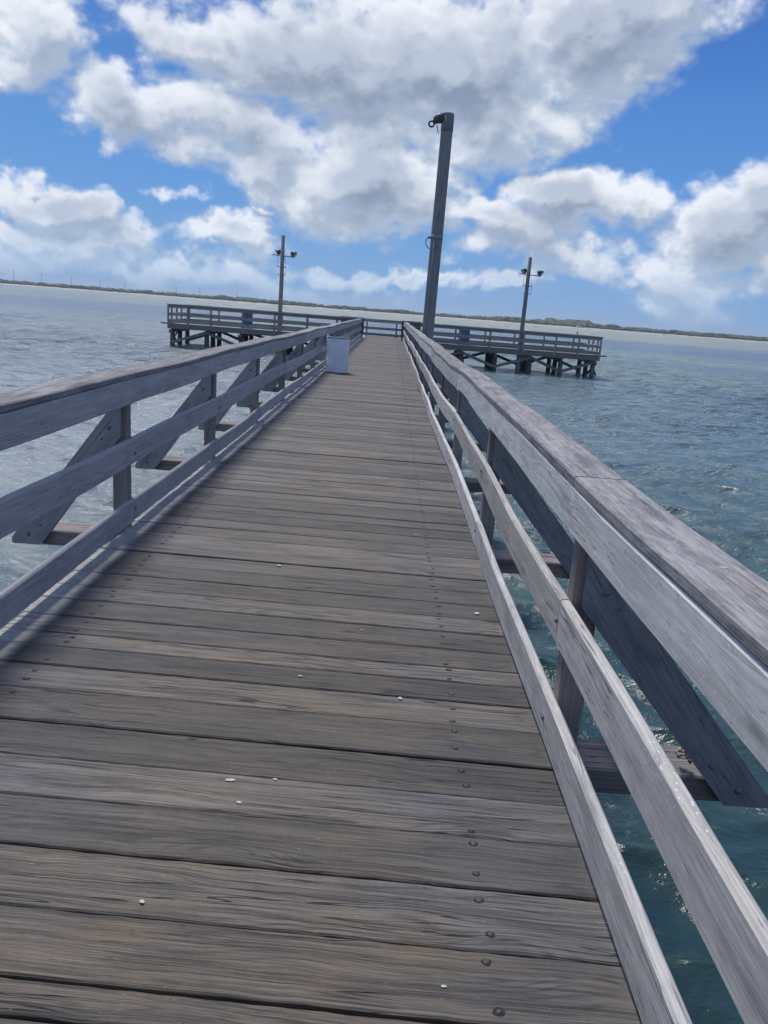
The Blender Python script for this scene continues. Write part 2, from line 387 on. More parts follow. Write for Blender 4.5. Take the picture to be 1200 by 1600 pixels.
    def lathe(s, c, prof, seg=32, smooth=True):
        c = Vector(c); b = len(s.v); n = len(prof)
        for r, z in prof:
            for j in range(seg):
                a = 2*math.pi*j/seg; s.v.append(c+Vector((r*math.cos(a), r*math.sin(a), z)))
        for i in range(n-1):
            for j in range(seg):
                k = (j+1) % seg
                s.f.append((b+i*seg+j, b+i*seg+k, b+(i+1)*seg+k, b+(i+1)*seg+j)); s.sm.append(smooth); s.w += [(0,0,0)]*4
        return s
    def blob(s, c, r, seg=8, ring=5, jit=0.0):
        """lumpy ellipsoid, r is (rx, ry, rz)"""
        b = len(s.v); c = Vector(c)
        s.v.append(c+Vector((0,0,-r[2])))
        for i in range(1, ring):
            ph = -math.pi/2+math.pi*i/ring
            for j in range(seg):
                a = 2*math.pi*j/seg; k = 1+random.uniform(-jit, jit)
                s.v.append(c+Vector((r[0]*math.cos(a)*math.cos(ph), r[1]*math.sin(a)*math.cos(ph), r[2]*math.sin(ph)))*1.0 + Vector((0,0,0)) if jit == 0 else
                           c+Vector((r[0]*math.cos(a)*math.cos(ph)*k, r[1]*math.sin(a)*math.cos(ph)*k, r[2]*math.sin(ph)*k)))
        s.v.append(c+Vector((0,0,r[2]))); top = len(s.v)-1
        for j in range(seg):
            k = (j+1) % seg
            s.f.append((b, b+1+k, b+1+j)); s.sm.append(True); s.w += [(0,0,0)]*3
            for i in range(ring-2):
                p = b+1+i*seg; s.f.append((p+j, p+k, p+seg+k, p+seg+j)); s.sm.append(True); s.w += [(0,0,0)]*4
            p = b+1+(ring-2)*seg; s.f.append((p+j, p+k, top)); s.sm.append(True); s.w += [(0,0,0)]*3
        return s
    def build(s, name, m, parent=None, origin=None):
        me = bpy.data.meshes.new(name)
        o = Vector(origin) if origin is not None else Vector((0,0,0))
        me.from_pydata([tuple(v-o) for v in s.v], [], s.f)
        me.polygons.foreach_set('use_smooth', s.sm)
        at = me.attributes.new('wco', 'FLOAT_VECTOR', 'CORNER')
        at.data.foreach_set('vector', np.array(s.w, dtype=np.float32).ravel())
        me.materials.append(m); me.update()
        ob = bpy.data.objects.new(name, me); ob.location = o; C.objects.link(ob)
        if parent:
            ob.parent = parent; ob.matrix_parent_inverse = parent.matrix_world.inverted() if False else Matrix.Translation(-parent_loc(parent))
        return ob

def parent_loc(p):
    l = Vector(p.location)
    q_ = p.parent
    return l if q_ is None else l
def tag(o, label=None, cat=None, group=None, kind=None):
    if label: o['label'] = label
    if cat: o['category'] = cat
    if group: o['group'] = group
    if kind: o['kind'] = kind
    return o
def thing(name, label, cat, loc=(0,0,0), group=None):
    o = bpy.data.objects.new(name, None); o.empty_display_size = 0.2; C.objects.link(o); o.location = loc
    return tag(o, label, cat, group)

# ------------------------------------------------------------ water (z = WZ)
WZ = -1.38
def build_water():
    nw = 110
    lam = np.exp(rng.uniform(np.log(0.20), np.log(3.6), nw))
    base = R(252)          # the chop runs towards the viewer and a little to the left
    th = base + rng.normal(0, 0.50, nw)
    amp = 0.0064*lam**0.80*np.where(lam > 1.8, 0.5, 1.0)
    kx, ky = 2*np.pi/lam*np.cos(th), 2*np.pi/lam*np.sin(th); ph = rng.uniform(0, 6.28, nw)
    def field(X, Y, cell):
        dz = np.zeros_like(X); dx = np.zeros_like(X); dy = np.zeros_like(X)
        grp = 0.75+0.5*np.sin(X*0.13+1.0+0.6*np.sin(Y*0.07))*np.sin(Y*0.11+0.4*np.sin(X*0.09))
        for i in range(nw):
            fade = np.clip((lam[i]/cell-2.2)/2.0, 0, 1)
            p = kx[i]*X+ky[i]*Y+ph[i]; a = amp[i]*fade*grp
            sn, cs = np.sin(p), np.cos(p)
            dz += a*cs; dx -= a*np.cos(th[i])*sn*0.95; dy -= a*np.sin(th[i])*sn*0.95
        return dx, dy, dz
    front = np.linspace(R(-62), R(62), 620)
    back = np.linspace(R(62), R(298), 48)[1:-1]
    az = np.concatenate([front, back])
    rad = [0.4]
    while rad[-1] < 5000: rad.append(rad[-1] + max(0.02, rad[-1]*0.0045))
    rad = np.array(rad)
    A, Q = np.meshgrid(az, rad)
    X = Q*np.sin(A); Y = Q*np.cos(A)
    cell = np.maximum(0.02, Q*0.0045)
    dx, dy, dz = field(X, Y, cell)
    infront = np.zeros_like(X); infront[:, :620] = 1; infront[:, :12] *= np.linspace(0,1,12); infront[:, 608:620] *= np.linspace(1,0,12)
    calm = infront*np.clip((1500-Q)/1000, 0, 1)
    V = np.stack([X+dx*calm, Y+dy*calm, dz*calm], -1).reshape(-1, 3).astype(np.float32)
    nr, na = X.shape
    i = np.arange(nr-1)[:, None]; j = np.arange(na)[None, :]; k = (j+1) % na
    F = np.stack([i*na+j, i*na+k, (i+1)*na+k, (i+1)*na+j], -1).reshape(-1, 4)[:, ::-1]
    V = np.vstack([V, [[0, 0, 0]]]).astype(np.float32); cen = len(V)-1
    jj = np.arange(na); T = np.stack([np.full(na, cen), (jj+1) % na, jj], -1)
    me = bpy.data.meshes.new('water')
    me.vertices.add(len(V)); me.vertices.foreach_set('co', V.ravel())
    nl = F.size+T.size
    me.loops.add(nl); me.loops.foreach_set('vertex_index', np.concatenate([F.ravel(), T.ravel()]).astype(np.int32))
    me.polygons.add(len(F)+len(T))
    st = np.concatenate([np.arange(len(F))*4, F.size+np.arange(len(T))*3]).astype(np.int32)
    me.polygons.foreach_set('loop_start', st)
    me.update(calc_edges=True); me.validate()
    me.polygons.foreach_set('use_smooth', np.ones(len(me.polygons), dtype=bool))
    m, t, b = mat('bay_water')
    geo = t.new('ShaderNodeNewGeometry'); P = geo.outputs['Position']
    px, py, pz = t.sep(P)
    dist = t.v('LENGTH', P)
    n1 = t.noise(t.v('MULTIPLY', P, (0.006, 0.03, 0)), 1.0, 4, 0.55)
    n2 = t.noise(t.v('MULTIPLY', P, (0.25, 0.35, 0)), 1.0, 4, 0.6)
    deep = t.mix(t.rng(n2, 0.35, 0.7), (0.038, 0.084, 0.092), (0.066, 0.122, 0.118))
    shoal = t.mix(t.rng(n1, 0.42, 0.58), (0.12, 0.20, 0.23), (0.22, 0.29, 0.25))
    deep = t.mix(t.rng(dist, 9.0, 3.0), deep, (0.020, 0.046, 0.050))  # near water darker, with the pier's shadow painted into its colour
    deep = t.mix(t.rng(dist, 6, 24), deep, t.mix(n2, (0.105, 0.172, 0.205), (0.140, 0.205, 0.22)))  # lighter further out: sky reflection painted into the water colour
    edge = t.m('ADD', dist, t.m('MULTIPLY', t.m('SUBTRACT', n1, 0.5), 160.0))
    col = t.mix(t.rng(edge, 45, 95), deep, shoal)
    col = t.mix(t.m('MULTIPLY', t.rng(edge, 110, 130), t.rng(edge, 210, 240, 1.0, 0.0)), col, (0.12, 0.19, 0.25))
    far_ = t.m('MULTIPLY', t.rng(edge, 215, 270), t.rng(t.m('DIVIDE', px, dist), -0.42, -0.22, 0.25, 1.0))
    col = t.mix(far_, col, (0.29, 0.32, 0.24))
    # sky glare left of the pier, painted in as a paler water colour
    col = t.mix(t.m('MULTIPLY', t.rng(px, -1.0, -6.0), t.rng(dist, 150, 60, 0.25, 0.8)), col, (0.29, 0.32, 0.325))
    # a little foam on the steep crests
    fo = t.noise(t.v('MULTIPLY', P, (3.0, 7.0, 3.0)), 1.0, 6, 0.7)
    crest = t.m('MULTIPLY', t.rng(pz, WZ+0.07, WZ+0.16), t.rng(fo, 0.62, 0.74))
    col = t.mix(t.m('MULTIPLY', crest, 0.7), col, (0.6, 0.65, 0.68))
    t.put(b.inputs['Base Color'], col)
    b.inputs['IOR'].default_value = 1.33
    t.put(b.inputs['Roughness'], t.rng(dist, 5, 120, 0.18, 0.25))
    r1 = t.noise(t.v('MULTIPLY', P, (5.0, 9.0, 5.0)), 1.0, 5, 0.62, 0.4)
    r2 = t.noise(t.v('MULTIPLY', P, (0.8, 1.9, 1.0)), 1.0, 4, 0.6, 0.3)
    r3 = t.noise(t.v('MULTIPLY', P, (0.10, 0.30, 1.0)), 1.0, 4, 0.6, 0.3)
    hh = t.m('MULTIPLY', r1, t.rng(dist, 3, 14, 0.030, 0.075))
    hh = t.m('ADD', hh, t.m('MULTIPLY', r2, t.rng(dist, 10, 45, 0.10, 1.25)))
    hh = t.m('ADD', hh, t.m('MULTIPLY', r3, t.rng(dist, 60, 250, 0.0, 3.0)))
    bp = t.new('ShaderNodeBump'); bp.inputs['Distance'].default_value = 1.0; bp.inputs['Strength'].default_value = 0.8
    t.put(bp.inputs['Height'], hh); t.l.new(bp.outputs[0], b.inputs['Normal'])
    me.materials.append(m)
    o = bpy.data.objects.new('water', me); C.objects.link(o); o.location = (0, 0, WZ)
    return tag(o, kind='structure')
build_water()

# ------------------------------------------------------------ far shore
def shore_y(x):
    return 1000 - 0.10*x*(x < 0)*1.6 + 0.02*x + 40*math.sin(x*0.006) + 25*math.sin(x*0.017+1)
def build_shore():
    m, t, b = mat('shore_ground')
    geo = t.new('ShaderNodeNewGeometry'); P = geo.outputs['Position']; _, _, z = t.sep(P)
    n = t.noise(P, 0.02, 5, 0.6)
    t.put(b.inputs['Base Color'], t.mix(t.rng(t.m('ADD', z, t.m('MULTIPLY', n, 2.0)), 0.4, 1.2), (0.42, 0.38, 0.30), (0.09, 0.12, 0.05)))
    b.inputs['Roughness'].default_value = 0.95
    vs, fs = [], []; xs = list(range(-1700, 1901, 20)); prof = [(-22, WZ-1.0), (0, WZ+0.1), (18, WZ+0.7), (40, 0.3), (400, 1.2), (5000, 1.5)]
    for x in xs:
        for (dy, z) in prof: vs.append((x*(1 if dy < 3000 else 3.5), shore_y(x)+dy+random.uniform(-3,3), z+random.uniform(-.05,.15)*(z > -1)))
    n_ = len(prof)
    for i in range(len(xs)-1):
        for j in range(n_-1): a = i*n_+j; fs.append((a, a+n_, a+n_+1, a+1))
    me = bpy.data.meshes.new('far_shore'); me.from_pydata(vs, [], fs); me.materials.append(m); me.update()
    o = bpy.data.objects.new('far_shore', me); C.objects.link(o); tag(o, kind='structure')
    m, t, b = mat('shore_trees')
    geo = t.new('ShaderNodeNewGeometry'); P = geo.outputs['Position']
    n1 = t.noise(P, 0.05, 4, 0.6); n2 = t.noise(P, 0.5, 4, 0.7)
    c = t.mix(t.rng(n1, 0.4, 0.65), (0.045, 0.075, 0.035), (0.10, 0.12, 0.055))
    t.put(b.inputs['Base Color'], t.mix(t.rng(n2, 0.45, 0.7), c, (0.025, 0.045, 0.022))); b.inputs['Roughness'].default_value = 0.9
    mb = MB()
    for k in range(5200):
        x = random.uniform(-1650, 1850)
        dy = 30 + random.random()**1.6*260
        clump = 0.5+0.5*math.sin(x*0.021+math.sin(x*0.007)*3)*math.sin(x*0.047+2)
        tall = 1.0 if x > 250 else 0.8
        hgt = (1.3+2.4*random.random() + 3.6*clump*random.random()**0.7)*tall*(1.35 if 120 < x < 330 else 1.0)*(0.6 if dy < 60 else 1)
        rr = hgt*random.uniform(0.9, 1.9)
        mb.blob((x, shore_y(x)+dy, 0.3+hgt*0.45), (rr, rr, hgt*0.75), 7, 5, 0.28)
    tag(mb.build('shore_woodland', m), 'low dark green line of scrub and trees on the far shore', 'woodland', kind='stuff')
build_shore()

def pylon(px_x, dist, h, label):
    x = px_x*dist; t = thing('transmission_pylon', label, 'pylon', (x, dist, 0.5), 'power line pylons along the far shore')
    mb = MB()
    for sx in (-1, 1):
        for sy in (-1, 1): mb.board((x+sx*1.2, dist+sy*1.2, 0.5), (x+sx*.25, dist+sy*.25, h), (1,0,0), .16, .16, ch=.01)
    for i in range(6):
        z0, z1 = 0.5+(h-.5)*i/6, 0.5+(h-.5)*(i+1)/6; r0 = 1.2-.95*i/6; r1 = 1.2-.95*(i+1)/6
        for sy in (-1, 1):
            mb.board((x-r0, dist+sy*r0, z0), (x+r1, dist+sy*r1, z1), (1,0,0), .09, .09, ch=.01)
            mb.board((x+r0, dist+sy*r0, z0), (x-r1, dist+sy*r1, z1), (1,0,0), .09, .09, ch=.01)
    mb.build('lattice_tower', M['pylon'], t)
    for z, l in ((h-1.0, 3.2), (h-5.0, 4.2)):
        a = MB().box((x, dist, z), (l*2, .14, .18), ch=.01)
        a.build('crossarm', M['pylon'], t)
PX = [(-0.4705, 1900, 30.0), (-0.4364, 1900, 28.2), (-0.3991, 1900, 26.4), (-0.3641, 1900, 22.8), (-0.3331, 1900, 21.0), (-0.2695, 1900, 22.8), (-0.2401, 1900, 22.8), (-0.1939, 1900, 19.2)]
PL = ['farthest left', 'second from the left', 'third from the left', 'fourth from the left', 'fifth from the left', 'sixth from the left', 'seventh from the left', 'eighth from the left', 'ninth from the left']
for i, (a, d_, h_) in enumerate(PX):
    pylon(a, d_, h_, 'thin grey power line pylon on the far shore, %s of the row' % PL[i])

# ------------------------------------------------------------ the walkway pier
XL, XR = -1.745, 0.755      # outer edges of the deck
Y0, Y1 = -3.6, 47.0
def sway(y, side):
    """old rails wander a little: (dx, dz)"""
    k = (1.0 if side > 0 else 0.8)*min(1.0, max(0.15, (y-0.5)/4.5))
    return (k*(0.008*math.sin(y*0.93+side)+0.004*math.sin(y*2.3+2*side)+0.010*math.sin(y*0.31)), k*(0.010*math.sin(y*0.71+1.3*side)+0.006*math.sin(y*1.9+side)))
pier = thing('walkway_pier', 'long straight timber walkway of weathered planks running over the water', 'pier', (-0.5, 0, WZ))
mb = MB(); nails = []; y = Y0; K = -0.040
near_edges = [1.19, 1.40, 1.522-.02, 1.722, 1.952, 2.18, 2.398, 2.618, 2.868, 3.08]
edges = []
yy = Y0
while yy < 1.0: edges.append(yy); yy += random.choice((.215,.225,.22,.19))
edges += near_edges; yy = 3.08
while True:
    yy += random.choice((.215, .225, .22, .235, .205, .14, .19)); 
    if yy > Y1-0.12: break
    edges.append(yy)
edges.append(Y1)
for i in range(len(edges)-1):
    a, b_ = edges[i], edges[i+1]
    gap = random.choice((.004, .006, .009, .014)) if a > 1.1 else .009
    wd_ = b_-a-gap; yc = (a+b_)/2
    near = 0.8 < a < 9
    n = 44 if near else (8 if a < 22 else 3)
    xl, xr = XL+random.uniform(-.012,.004), XR+random.uniform(-.006,.012)
    ks = K+random.uniform(-.003,.003); dz = random.uniform(-.004,.004); tl = random.uniform(-.003,.003)
    mb.board((xl, yc+ks*(xl+.5), -.0225+dz), (xr, yc+ks*(xr+.5), -.0225+dz+tl), (0,1,0), wd_, .045, n=n, ch=.005,
             seed=i*0.731+3, edge=.0018 if near else 0.002, twist=random.uniform(-.006,.006))
    for xn in (-1.408, 0.376):
        for f in (-.26, .26):
            if random.random() < .09: continue
            nx = xn+random.uniform(-.012,.012); nails.append((nx, yc+ks*(nx+.5)+wd_*f+random.uniform(-.022,.022), dz+tl*(nx-XL)/(XR-XL)+.0006))
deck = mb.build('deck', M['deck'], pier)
# nails: the hundred nearest ones in view as parts of the deck, the rest as one
nails.sort(key=lambda p: abs(p[1]-1.25)+ (50 if p[1] < 1.2 else 0))
def nailhead(mb, p, tilt):
    r = random.uniform(.0066, .0090); b0 = len(mb.v); c = Vector((p[0], p[1], p[2]+.0005)); seg = 12
    prof = [(r*1.0, -.004), (r*1.0, .0006), (r*.82, .0018), (r*.4, .0024), (0.0004, .0025)]
    mb.lathe(c, prof, seg)
    for q_ in range(b0, len(mb.v)):
        d_ = mb.v[q_]-c; mb.v[q_] = mb.v[q_]+Vector((0,0,d_.x*tilt[0]+d_.y*tilt[1]))
hole_m = simple('nail_hollow_shade', (0.018, 0.017, 0.019), 0.9, 0, 0.2, 60)
for p in nails[:96]:
    a = MB(); nailhead(a, p, (random.uniform(-.25,.25), random.uniform(-.25,.25)))
    a.build('nail', M['nail'], deck)
a = MB()
for p in nails[96:]: nailhead(a, p, (0,0))
tag(a.build('nails', M['nail'], deck), kind='stuff')
# flat dark discs: shade of punched hollows painted round the near nails
a = MB()
for p in nails[:96]:
    c = Vector((p[0], p[1], p[2]+.0009)); seg = 14; b0 = len(a.v); rx, ry = random.uniform(.010,.0165), random.uniform(.009,.0125); th = random.random()*3
    for j in range(seg):
        an = 6.283*j/seg; k = random.uniform(.88,1.12); a.v.append(c+Vector((math.cos(an)*rx*k, math.sin(an)*ry*k, 0)))
    a.f.append(tuple(range(b0, b0+seg))); a.sm.append(False); a.w += [(0,0,0)]*seg
tag(a.build('nail_hollows', hole_m, deck), kind='stuff')

# stringers and cap beams under the deck
for x in (-1.66, -1.1, -.5, .12, .67):
    MB().board((x, Y0, -.045-.12), (x, Y1, -.045-.12), (0,0,1), .235, .07, n=4).build('stringer', M['beam'], pier)
PR = [2.745+2.7*k for k in range(-2, 17)]; PRl = [2.55+2.7*k for k in range(-2, 17)]
# outriggers: flat beams carried past the deck edge on both sides at each pair of posts
for k, (yr, yl) in enumerate(zip(PR, PRl)):
    MB().board((0.76, yr+.118, -.150), (1.50, yr+.118, -.150), (0,1,0), .232, .11, n=3, ch=.008, wob=.003).build('outrigger_beam', M['beam'], pier)
    MB().board((-2.47, yl+.118, -.120), (-1.75, yl+.118, -.120), (0,1,0), .232, .11, n=3, ch=.008, wob=.003).build('outrigger_beam', M['beam'], pier)
for k in range(0, 10):
    yb = -2.4+5.4*k
    if yb > 46: break
    MB().board((-1.7, yb, -.41), (.72, yb, -.41), (0,0,1), .25, .12).build('pile_cap', M['beam'], pier)
    for x in (-1.25, .25):
        MB().tube([(x, yb, -3.6), (x+.01, yb, WZ), (x, yb, -.54)], [.15,.145,.135], 14).build('pile', M['pile'], pier)

# bird droppings on the planks
a = MB()
def splat(c, r, m, parent, name='bird_dropping'):
    a = MB(); b0 = 0; seg = 18; ph = random.random()*6; asp = random.uniform(1.0, 1.35)
    for lvl, (k0, z) in enumerate(((1.0, .0002), (.6, .0012), (.15, .0015))):
        for j in range(seg):
            an = 6.283*j/seg; k = k0*(1+.16*math.sin(2*an+ph)+.12*math.sin(5*an+2*ph)+.08*math.sin(9*an)); a.v.append(Vector(c)+Vector((r*.66*k*math.cos(an)*asp, r*.66*k*math.sin(an)/asp, z)))
    for l in range(2):
        for j in range(seg):
            k = (j+1) % seg; a.f.append((l*seg+j, l*seg+k, (l+1)*seg+k, (l+1)*seg+j)); a.sm.append(True); a.w += [(0,0,0)]*4
    a.f.append(tuple(range(2*seg, 3*seg))); a.sm.append(True); a.w += [(0,0,0)]*seg
    return a.build(name, m, parent)
for x, y_, r in [(-.436,2.355,.017),(-.285,2.377,.010),(-.384,2.235,.011),(-.559,1.774,.010),(.598,4.084,.022),(-.289,3.169,.010),(.156,3.028,.014),(.25,1.566,.008),(-.594,4.657,.018),(-.036,3.733,.008),(.3,5.6,.014)]:
    splat((x, y_, .004), r, M['dropping'], deck)

# ------------------------------------------------------------ walkway railings
def bolt(c, n, r=.014, parent=None):
    """domed bolt head on a washer, facing n"""
    n = Vector(n).normalized(); c = Vector(c)
    return MB().tube([c, c+n*.003, c+n*.0035, c+n*.009, c+n*.0125], [r*1.5, r*1.5, r, r*.85, r*.3], 10).build('bolt', M['bolt'], parent)
def railing(side, posts, label, mats):
    root = thing('railing', label, 'railing', (0.73 if side > 0 else -1.72, 0, 0), 'railings along the walkway')
    xin = 0.752 if side > 0 else -1.742                      # inner faces of the posts
    sg = side
    fas, cap, mid, bot, pst, brc = mats
    bend = lambda zc: (lambda c: (sway(c.y, side)[0]*(.8 if zc > .8 else 1.1), 0, sway(c.y+zc*3, side)[1]))
    xr = xin - sg*.022                                        # rail boards hang inside the posts
    # two bays per board; joints fall on different posts for each rail
    def run(zc, hgt, start, mat_, name, thick=.040):
        js = [Y0] + [p+.02 for i, p in enumerate(posts) if (i-start) % 2 == 0 and p > Y0+.6 and p < Y1-1] + [Y1]
        for i in range(len(js)-1):
            ob = MB().board((xr, js[i]+.003, zc+random.uniform(-.006,.006)), (xr+random.uniform(-.004,.004), js[i+1]-.003, zc+random.uniform(-.006,.006)), (0,0,1), hgt, thick, n=max(3, int((js[i+1]-js[i])/.35)), ch=.009,
                       bend=bend(zc), edge=.0012).build(name, mat_, root)
            if js[i] < 18 and name != 'top_board':
                for p in posts:
                    if js[i] < p+.05 < js[i+1] and 0 < p < 14:
                        dx, dz = bend(zc)(Vector((0, p, 0)))[0], bend(zc)(Vector((0, p, 0)))[2]
                        bolt((xr-sg*(thick/2-.001)+dx, p+.03, zc+dz+random.uniform(-.02,.02)), (-sg,0,0), .009, ob)
    run(0.955, .165, 2 if side > 0 else 1, fas, 'top_board')
    run(0.545 if side < 0 else 0.522, .178, 0 if side > 0 else 0, mid, 'middle_board')
    run(0.122 if side < 0 else 0.100, .158 if side < 0 else .172, 1, bot, 'bottom_board')
    # flat cap along the top
    xc = xin + sg*.052
    js = [Y0] + [p+.05 for i, p in enumerate(posts) if i % 2 == (0 if side > 0 else 1) and Y0+.6 < p < Y1-1] + [Y1]
    for i in range(len(js)-1):
        MB().board((xc, js[i]+.006, 1.061), (xc, js[i+1]-.004, 1.061), (1,0,0), .192, .040, n=max(3, int((js[i+1]-js[i])/.35)), ch=.007,
                   bend=bend(.955), edge=.0015).build('cap_board', cap, root)
    for p in posts:
        dx = bend(.9)(Vector((0, p, 0)))[0]*.5
        zb = -.32
        MB().board((xin+sg*.052, p+.045, zb), (xin+sg*.052, p+.045, 1.036), (1,0,0), .102, .088, n=4, ch=.005).build('post', pst, root)
        # wide diagonal brace on the camera side of the post, cut level at its foot
        o = xin
        if side > 0:
            poly = [(o+.70,-.19),(o+.912,-.19),(o+.035,.837),(o+.035,.587)]
        else:
            poly = [(o-.60,-.165),(o-.80,-.165),(o-.80,-.12),(o-.075,.868),(o-.035,.868),(o-.035,.645)]
        if side < 0: poly = poly[::-1]
        br = MB().prism(poly, p-.041, p-.0005, grain=(.594*sg, -.805)).build('brace', brc, root)
        if p < 20:
            for (bx, bz) in (((.745,-.12),(.11,.66),(.62,-.02),(.17,.60)) if side > 0 else ((.685,-.09),(.11,.70),(.60,-.02),(.16,.62))):
                bolt((o+sg*bx, p-.041, bz), (0,-1,0), .010 if bx in (.685,.11,.745) else .005, br)
    return root
railL = railing(-1, PRl, 'grey timber railing along the left side of the walkway, drum against it', (M['rail_grey'], M['rail_cap'], M['rail_grey'], M['rail_grey'], M['post'], M['brace']))
railR = railing(1, PR, 'pale worn timber railing along the right side of the walkway, with dark cap', (M['rail_worn'], M['rail_cap'], M['rail_worn'], M['rail_worn'], M['post'], M['brace']))
ct = lambda y_: 1.0812+sway(y_+.955*3, 1)[1]
splat((0.832, 1.771, ct(1.771)), .013, M['dropping'], railR); splat((0.79, 1.98, ct(1.98)), .006, M['dropping'], railR)
# barnacles on the nearest right outrigger
a = MB()
for k in range(26):
    r = random.uniform(.004,.010); a.blob((1.30+random.gauss(0,.010), 2.80+random.gauss(0,.016), -.045+random.uniform(0,.035)), (r, r, r*1.2), 6, 4, .3)
tag(a.build('barnacle_clump', M['shell']), 'small crusty clump of barnacles on the nearest right outrigger beam', 'barnacles')

# ------------------------------------------------------------ the platform at the end
PX0, PX1, PY0, PY1 = -13.15, 12.45, 47.0, 51.2
plat = thing('fishing_platform', 'timber fishing platform on piles lying across the far end of the walkway', 'platform', (0, 49, WZ))
mb = MB(); y = PY0+.02
while y < PY1-.1:
    mb.board((PX0, y+.11, -.02), (PX1, y+.11, -.02), (0,1,0), .215, .04, n=8, wob=.003); y += .225
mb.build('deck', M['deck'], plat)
for y in (PY0-.02, 48.4, 49.8, PY1+.02):
    MB().board((PX0, y, -.18), (PX1, y, -.18), (0,0,1), .27, .07, n=8, wob=.004).build('edge_beam', M['far'], plat)
MB().board((PX0-.02, 49.1, -.12), (PX0-.02, PY1, -.12), (0,0,1), .2, .04).build('end_beam', M['far'], plat)
for y in (PY0+.06,):
    MB().board((PX0-.42, y+.1, -.03), (PX0+.3, y+.1, -.03), (0,1,0), .2, .08).build('stub_beam', M['far'], plat)
    MB().board((PX1-.3, y+.1, -.03), (PX1+.42, y+.1, -.03), (0,1,0), .2, .08).build('stub_beam', M['far'], plat)
bents = [-12.95, -10.9, -8.85, -6.3, -4.5, -2.4, 2.1, 4.25, 6.3, 8.4, 10.25, 12.2]
for x in bents:
    MB().board((x, PY0+.1, -.42), (x, PY1-.05, -.42), (0,0,1), .22, .12).build('pile_cap', M['far'], plat)
    for y in (47.35, 49.0, 50.75):
        MB().tube([(x+random.uniform(-.06,.06), y, -4), (x, y, WZ), (x+random.uniform(-.02,.02), y, -.53)], [.16,.15,.14], 12).build('pile', M['pile'], plat)
for i in range(len(bents)-1):
    a_, b_ = bents[i], bents[i+1]
    if a_ < 0 < b_: continue
    up = (i % 2 == 0)
    z0, z1 = (-1.12, -.42)
    for y, flip in ((47.17, False), (50.93, a_ > 0 or i == 2)):
        u = up != flip
        MB().board((a_, y, z0 if u else z1), (b_, y, z1 if u else z0), (0,0,1), .17, .06).build('brace', M['far'], plat)
for x in (bents[0], bents[-1], 4.25, -8.85):
    xs_ = x+(-.18 if x < 0 else .18)
    MB().board((xs_, 47.3, -.45), (xs_, 49.1, -1.2), (0,0,1), .16, .05).build('brace', M['far'], plat)
    MB().board((xs_+.06, 47.3, -1.2), (xs_+.06, 49.1, -.45), (0,0,1), .16, .05).build('brace', M['far'], plat)

def straight_rail(p0, p1, posts, label, m_, outward):
    """three boards and a cap on square posts, posts on the outer side"""
    p0 = Vector(p0); p1 = Vector(p1); ax = (p1-p0).normalized(); o = Vector(outward)
    root = thing('railing', label, 'railing', p0, 'railings round the platform')
    for zc, hh, nm in ((.95,.16,'top_board'),(.50,.15,'middle_board'),(.12,.17,'bottom_board')):
        MB().board(p0+Vector((0,0,zc)), p1+Vector((0,0,zc)), (0,0,1), hh, .04, n=max(2, int((p1-p0).length/2)), wob=.012).build(nm, m_, root)
    MB().board(p0+Vector((0,0,1.052))+o*.05, p1+Vector((0,0,1.052))+o*.05, o, .18, .04, n=max(2, int((p1-p0).length/2)), wob=.012).build('cap_board', m_, root)
    for s_ in posts:
        c = p0+ax*s_+o*.066
        MB().board(c+Vector((0,0,-.22)), c+Vector((0,0,1.03)), ax, .10, .09).build('post', m_, root)
    return root
fx = [-13.1,-11.95,-10.6,-8.75,-6.85,-4.95,-3.2,-1.85]
straight_rail((PX0,PY0-.08+.1,0), (-1.80,PY0+.02,0), [x-PX0 for x in fx], 'platform railing on the near edge of the left arm, facing the walkway', M['farrail'], (0,-1,0))
fx = [.86,2.25,4.05,5.85,7.85,9.75,11.1,12.4]
straight_rail((.82,PY0+.02,0), (PX1,PY0+.02,0), [x-.82 for x in fx], 'platform railing on the near edge of the right arm, facing the walkway', M['farrail'], (0,-1,0))
straight_rail((PX0,PY1-.02,0), (PX1,PY1-.02,0), [.2+1.9*k for k in range(14)], 'long platform railing on the far edge, backed by open water', M['farrail'], (0,1,0))
straight_rail((PX0+.03,PY0+.12,0), (PX0+.03,PY1-.12,0), [.9,2.0,3.1], 'short railing closing the left end of the platform', M['farrail'], (-1,0,0))
straight_rail((PX1-.03,PY0+.12,0), (PX1-.03,PY1-.12,0), [.9,2.0,3.1], 'short railing closing the right end of the platform', M['farrail'], (1,0,0))
# dark plank screens either side of the opening
for x0, x1, lab in ((-2.95, -1.60, 'dark solid plank screen left of the opening where the walkway meets the platform'), (.60, 1.72, 'dark solid plank screen right of the opening, behind the tall pole')):
    s_ = thing('plank_screen', lab, 'screen', (x0, PY0-.3, 0), 'plank screens at the end of the walkway')
    for k in range(4):
        MB().board((x0, PY0-.30, .30+k*.215), (x1, PY0-.30, .30+k*.215), (0,0,1), .208, .045, n=2).build('board', M['screen'], s_)
    MB().board((x0, PY0-.28, 1.075+.045), (x1, PY0-.28, 1.075+.045), (0,1,0), .18, .04, n=2).build('cap_board', M['screen'], s_)
    for x in (x0+.08, x1-.08):
        MB().box((x, PY0-.23, .42), (.09, .09, 1.28)).build('post', M['screen'], s_)

